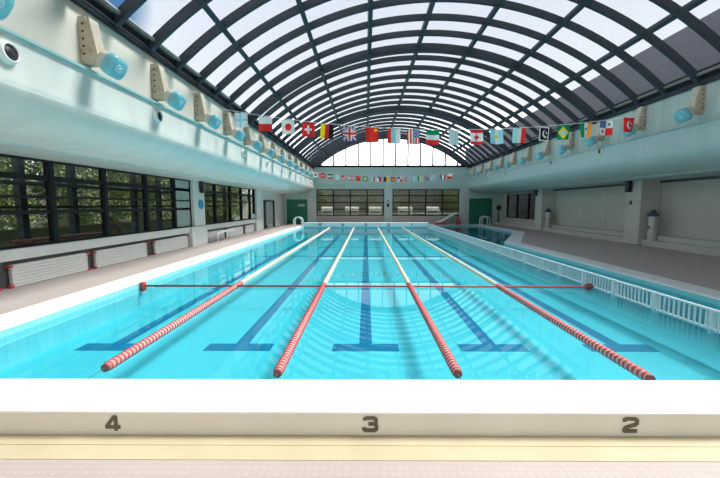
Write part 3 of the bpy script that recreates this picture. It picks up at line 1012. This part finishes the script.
def crescent(bgc, fgc, edge=None):
    def fn(u, v):
        if edge and (u < .12 or u > .88 or v < .1 or v > .9): return edge
        a = (u - .55) ** 2 + (v - .5) ** 2 < .075
        b_ = (u - .62) ** 2 + (v - .46) ** 2 < .05
        s_ = (u - .66) ** 2 + (v - .42) ** 2 < .006
        return fgc if (a and not b_) or s_ else bgc
    return fn
def brazil(u, v):
    if (u - .5) ** 2 + (v - .5) ** 2 < .035: return 'lightblue'
    return 'yellow' if abs(u - .5) / .42 + abs(v - .5) / .44 < 1 else 'green'
def india(u, v): return 'slate' if (u - .5) ** 2 + (v - .4) ** 2 < .01 else v3('green', 'white', 'orange')(u, v)
def panama(u, v):
    if u < .5 and v < .5: return 'slate'
    if u >= .5 and v >= .5: return 'red'
    cx, cy, c_ = (.75, .25, 'slate') if u >= .5 else (.25, .75, 'red')
    return c_ if (u - cx) ** 2 + (v - cy) ** 2 < .011 else 'white'
def southern(u, v):
    if u > .5 and v < .5: return uk((u - .5) * 2, v * 2)
    return 'white' if min((u - .25) ** 2 + (v - .3) ** 2, (u - .3) ** 2 + (v - .75) ** 2, (u - .75) ** 2 + (v - .75) ** 2) < .008 else 'slate'
def czech(u, v): return 'slate' if v < .5 and abs(u - .5) < .5 - v else ('white' if u < .5 else 'red')
def kuwait(u, v): return h3('green', 'white', 'red')(u, v) if u > .25 - .0 * v else ('black' if False else h3('green', 'white', 'red')(u, v))
def redstripes(u, v): return 'red' if int(v * 9) % 2 == 0 else ('white' if (u > .45 or v > .5) else 'slate')

KEYS = list(FC)
def flag(name_label, fn, x, y, z, wd, ht, yaw, taper, lean, group, seed):
    rnd = random.Random(seed)
    nu, nv = 26, 24
    ph = rnd.uniform(0, 6)
    m = MB()
    vs = []
    for j in range(nv + 1):
        v = j / nv
        for i in range(nu + 1):
            u = i / nu
            ww = wd * (1 - taper * v)
            xx = (u - .5) * ww + lean * v * wd
            yy = .025 * math.sin(u * 6 + ph + v * 1.5) * (.3 + v)
            zz = -v * ht - .012 * math.sin(u * math.pi)
            vs.append((xx, yy, zz))
    used = []
    fs = []; mi = []
    for j in range(nv):
        for i in range(nu):
            a = j * (nu + 1) + i
            fs.append((a, a + nu + 1, a + nu + 2, a + 1))
            c_ = fn((i + .5) / nu, (j + .5) / nv)
            if c_ not in used: used.append(c_)
            mi.append(used.index(c_))
    m.v = vs; m.f = fs; m.mi = mi; m.smooth = [True] * len(fs)
    o = part('flag', m, ['cloth_' + c_ for c_ in used], None, (x, y, z), (0, 0, yaw))
    tag(o, name_label, 'flag', group)
    return o
def zN(x): return 4.27 + .0120 * (x - 2.8) ** 2
def zF(x): return 4.20 + .0100 * (x - 2.0) ** 2
def xat(px, d): return (px - 365.6) * d / 345.0
GN = 'flags on the nearer line'
near = [
 (241, 'white flag with pale blue cross on the nearer line', finland, 0, 0, 0),
 (265, 'white over red flag at the left of the nearer line', h2('white', 'red'), .1, -.05, 0),
 (287.5, 'white flag with red disc on the nearer line', disc('white', 'red', .27), 0, 0, .04),
 (308, 'red flag with white cross on the nearer line', swiss, 0, 0, 0),
 (327, 'yellow, red and black striped flag on the nearer line', v3('yellow', 'red', 'black'), 0, 0, -.06),
 (349.5, 'flag with red and white crosses on blue on the nearer line', uk, .1, 0, 0),
 (372, 'red flag with yellow star on the nearer line', china, 0, 0, 0),
 (394, 'red, pale teal and white striped flag on the nearer line', lambda u, v: 'red' if u < .28 else ('teal' if u < .62 else 'white'), 0, 0, 0),
 (413.5, 'red and white striped flag with blue corner on the nearer line', usa, 0, 0, 0),
 (433, 'green, white and red banded flag on the nearer line', h3('green', 'white', 'red'), 0, 0, -.04),
 (453.5, 'white flag with pale teal stripes on the nearer line', stripes, .5, 0, 0),
 (476.5, 'red and white flag with red leaf on the nearer line', canada, 0, 0, .04),
 (496.5, 'pale blue and white flag with yellow sun on the nearer line', argentina, 0, 0, .05),
 (519.5, 'pale teal, white and red striped flag on the nearer line', v3('teal', 'white', 'red'), 0, 0, -.03),
 (544.5, 'black flag with white crescent and white edge on the nearer line', crescent('black', 'white', 'white'), .4, 0, 0),
 (563, 'green flag with yellow diamond on the nearer line', brazil, 0, .12, .03),
 (585.5, 'green, white and orange striped flag on the nearer line', india, 0, .25, .0),
 (605.5, 'flag of blue, red and white quarters on the nearer line', panama, 0, 0, -.02),
 (628, 'red flag with white crescent on the nearer line', crescent('red', 'white'), .2, .25, .0)]
for i, (px, lab, fn, yaw, tp, ln) in enumerate(near):
    x = xat(px, 11.18)
    flag(lab, fn, x, 11.5, zN(x) - .01, .42, .46, yaw, tp, ln, GN, i)
GF = 'flags on the farther line'
far = [
 (315.6, 'tiny white flag with red disc, leftmost on the far line', disc('white', 'red', .27)),
 (322.7, 'tiny red flag with white cross on the far line', swiss),
 (330, 'tiny green, white and red flag on the far line', h3('green', 'white', 'red')),
 (337, 'tiny pale teal striped flag, fourth from the left on the far line', stripes),
 (343.8, 'tiny flag of red stripes with blue corner on the far line', redstripes),
 (351, 'tiny red and white flag with red leaf on the far line', canada),
 (358, 'tiny red flag with yellow star on the far line', china),
 (365, 'tiny green flag with yellow diamond on the far line', brazil),
 (372.4, 'tiny pale teal, white and red flag on the far line', v3('teal', 'white', 'red')),
 (379, 'tiny white and red flag with blue wedge on the far line', czech),
 (386, 'tiny black, red and yellow striped flag on the far line', v3('black', 'red', 'yellow')),
 (393, 'tiny red flag with white crescent on the far line', crescent('red', 'white')),
 (400, 'tiny flag of blue, red and white quarters on the far line', panama),
 (406.4, 'tiny flag with red and white crosses on the far line', uk),
 (413.8, 'tiny pale blue and white flag with yellow sun on the far line', argentina),
 (420, 'tiny green, white and orange flag on the far line', india),
 (426.7, 'tiny dark blue flag with small white stars on the far line', southern),
 (433.3, 'tiny white flag with pale blue cross on the far line', finland),
 (442.7, 'tiny blue, white and red flag, second from the right on the far line', v3('slate', 'white', 'red')),
 (449.6, 'tiny white over red flag, rightmost on the far line', h2('white', 'red'))]
for i, (px, lab, fn) in enumerate(far):
    x = xat(px, 28.6)
    flag(lab, fn, x, 29.0, zF(x) - .01, .39, .41, (i % 3 - 1) * .15, 0, (i % 4 - 1.5) * .03, GF, 50 + i)
def line(label, y, x0, x1, fz):
    m = MB()
    m.tube([(x0 + (x1 - x0) * i / 30, y, fz(x0 + (x1 - x0) * i / 30)) for i in range(31)], .008, 6)
    o = part('flag_line', m, 'string')
    tag(o, label, 'string')
line('thin cord carrying the nearer row of flags across the hall', 11.5, -4.82, 9.40, zN)
line('thin cord carrying the tiny far row of flags', 29.0, -4.82, 9.40, zF)

# ------------------------------------------------------------------ outdoors
gr = struct('ground_outside', MB().box(-30, WX0 - .2, -10, 60, -.3, -.05).box(12.9, 17, -10, 60, -.3, -.05).box(WX0 - .2, 12.9, FY + .25, 60, -.3, -.05), 'grass', 'green ground outside the hall windows', 'ground')

def leaf_blob(seed, n, rx, ry, rz, size):
    rnd = random.Random(seed)
    m = MB()
    lobes = [(rnd.uniform(-.6, .6) * rx, rnd.uniform(-.7, .7) * ry, rnd.uniform(-.6, .6) * rz, rnd.uniform(.35, .6)) for _ in range(22)]
    for i in range(n):
        lx, ly, lz, lr = rnd.choice(lobes)
        d = Vector((rnd.gauss(0, 1), rnd.gauss(0, 1), rnd.gauss(0, 1))).normalized() * (rnd.uniform(.5, 1) ** .5)
        c_ = Vector((lx + d.x * lr * rx, ly + d.y * lr * ry, lz + d.z * lr * rz))
        a = Vector((rnd.gauss(0, 1), rnd.gauss(0, 1), rnd.gauss(0, 1))).normalized()
        b_ = a.cross(Vector((rnd.gauss(0, 1), rnd.gauss(0, 1), rnd.gauss(0, 1)))).normalized()
        s = size * rnd.uniform(.6, 1.3)
        m.add([c_ - a * s, c_ - b_ * s * .5, c_ + a * s, c_ + b_ * s * .5], [(0, 1, 2, 3)], 0 if rnd.random() < .65 else 1)
    return m
meshA = [leaf_blob(3 + i, 7500, 1.3, 1.7, 2.6, .08).mesh('foliage', ['leaf_green', 'leaf_pale'] if i != 1 else ['leaf_pale', 'leaf_green']) for i in range(3)]
trunk = MB()
trunk.tube([(0, 0, 0), (.03, .02, .8), (-.02, .05, 1.9)], [.09, .07, .04], 8)
for a in range(5):
    an = a * 1.25
    trunk.tube([(0, 0, .7 + .15 * a), (.45 * math.cos(an), .45 * math.sin(an), 1.5 + .2 * a)], [.04, .015], 6)
trunk_me = trunk.mesh('trunk', 'bark')
rnd = random.Random(5)
nsh = 0
for k in range(14):
    y = 7.2 + 2.35 * k
    o = thing('shrub', 'leafy green shrub in the hedge outside the left windows, %s from the camera' % ORD[nsh], 'shrub', (-14.2 + rnd.uniform(-.3, .3), y, -.05), rnd.uniform(0, 6), 'shrubs of the outdoor hedge')
    nsh += 1
    link('foliage', meshA[k % 3], o, (0, 0, 2.75))
    link('trunk', trunk_me, o)
# garden wall behind the hedge and veranda frame
o = struct('garden_wall', MB().box(-17.3, -17.0, -5, 60, -.3, 3.4), 'concrete', 'grey garden wall behind the hedge', 'wall')
for i, y in enumerate((7.4, 9.0, 10.6, 13.4, 15.0, 18.5, 22.0)):
    p_ = part('veranda_post', MB().box(-9.06, -8.90, y - .09, y + .09, -.1, 3.2), 'outdoor_post')
    tag(p_, 'dark veranda post outside the left windows, %s from the camera' % ORD[i], 'post', 'veranda posts')
vr = part('veranda_rail', MB().box(-8.898, -8.83, -3, 24, 2.35, 2.45).box(-8.898, -8.83, -3, 24, 1.75, 1.82), 'outdoor_post')
tag(vr, 'dark horizontal rails between the veranda posts outside the left windows', 'railing')
o = part('low_board', MB().box(-9.75, -9.65, -3, 24, -.1, 1.10).box(-9.80, -9.60, -3, 24, 1.10, 1.17), 'yellow_board')
tag(o, 'low yellow board fence outside the left windows', 'fence')
o = thing('red_bench', 'red garden bench with curved arm outside the left windows', 'bench', (-8.25, 9.6, -.05))
part('seat', MB().box(-.25, .25, -1.4, .9, .98, 1.05), 'dark_red', o)
part('arm', MB().tube([(.2, .9, .3), (.2, .9, 1.0), (.2, 1.05, 1.2), (.2, 1.35, 1.25), (.2, 1.6, 1.1), (.2, 1.7, .3)], .05, 8), 'dark_red', o)
for y in (-1.3, -.3, .8):
    for x in (-.2, .2):
        part('leg', MB().box(x - .04, x + .04, y - .04, y + .04, 0, .98), 'dark_red', o)

# far side: yard wall and white tables
struct('yard_wall', MB().box(-9, 14, 39.6, 39.9, -.3, 4.2), 'concrete', 'grey yard wall beyond the far windows', 'wall')
struct('terrace_outside', MB().box(-9, 12, FY + .45, 39.6, -.2, .70), 'concrete', 'raised terrace beyond the far windows', 'ground')
def table(label, x, y, wd):
    o = thing('white_table', label, 'table', (x, y, .70), group='white tables beyond the far windows')
    part('tabletop', MB().box(-wd / 2, wd / 2, -.42, .42, -.03, .03), 'white_plastic', o, (0, 0, .80), (R(24), 0, 0))
    for sx in (-1, 1):
        for sy in (-1, 1):
            part('leg', MB().tube([(sx * (wd / 2 - .08), sy * .32, 0), (sx * (wd / 2 - .08), sy * .32, .80 + sy * .13)], .035, 8), 'white_plastic', o)
    part('shelf', MB().box(-wd / 2 + .05, wd / 2 - .05, -.42, .2, .20, .30), 'white_plastic', o)
for lab, px, wd in (('leftmost white table beyond the left far window', 327, 1.1), ('middle white table beyond the left far window', 352, 1.3), ('white table at right beyond the left far window', 375, 1.2),
                    ('leftmost white table beyond the right far window', 405, 1.4), ('middle white table beyond the right far window', 432, 1.3)):
    table(lab, xat(px, 33.6), 33.6, wd)
for k, (px, hh) in enumerate(((322, .75), (366, .6), (402, .5), (447, .8))):
    o = thing('shrub', 'dark leafy shrub by the yard wall beyond the far windows, %s from the left' % ORD[k], 'shrub', (xat(px, 37.6), 37.6, .70), k * 1.3, 'shrubs by the yard wall')
    q = link('foliage', meshA[1 + k % 2], o, (0, 0, 2.2 * hh)); q.scale = (.7, .7, .8 * hh)
    link('trunk', trunk_me, o)
o = thing('white_railing', 'white railing just outside the far windows', 'railing', (0, 32.75, .70))
part('top_rail', MB().tube([(-4.6, 0, .36), (8.6, 0, .36)], .04, 8), 'white_plastic', o)
for i in range(12):
    x = -4.5 + i * 1.18
    part('post', MB().tube([(x, 0, 0), (x, 0, .36)], .03, 8), 'white_plastic', o)

o = thing('neighbour_building', 'tall grey building seen through the roof on the right', 'building', (17, 0, -.2), kind='structure')
part('wall', MB().box(0, 8, -15, 60, 0, 11.2), 'neighbour', o)
part('parapet', MB().box(0, .25, -15, 60, 11.2, 11.45), 'neighbour', o)
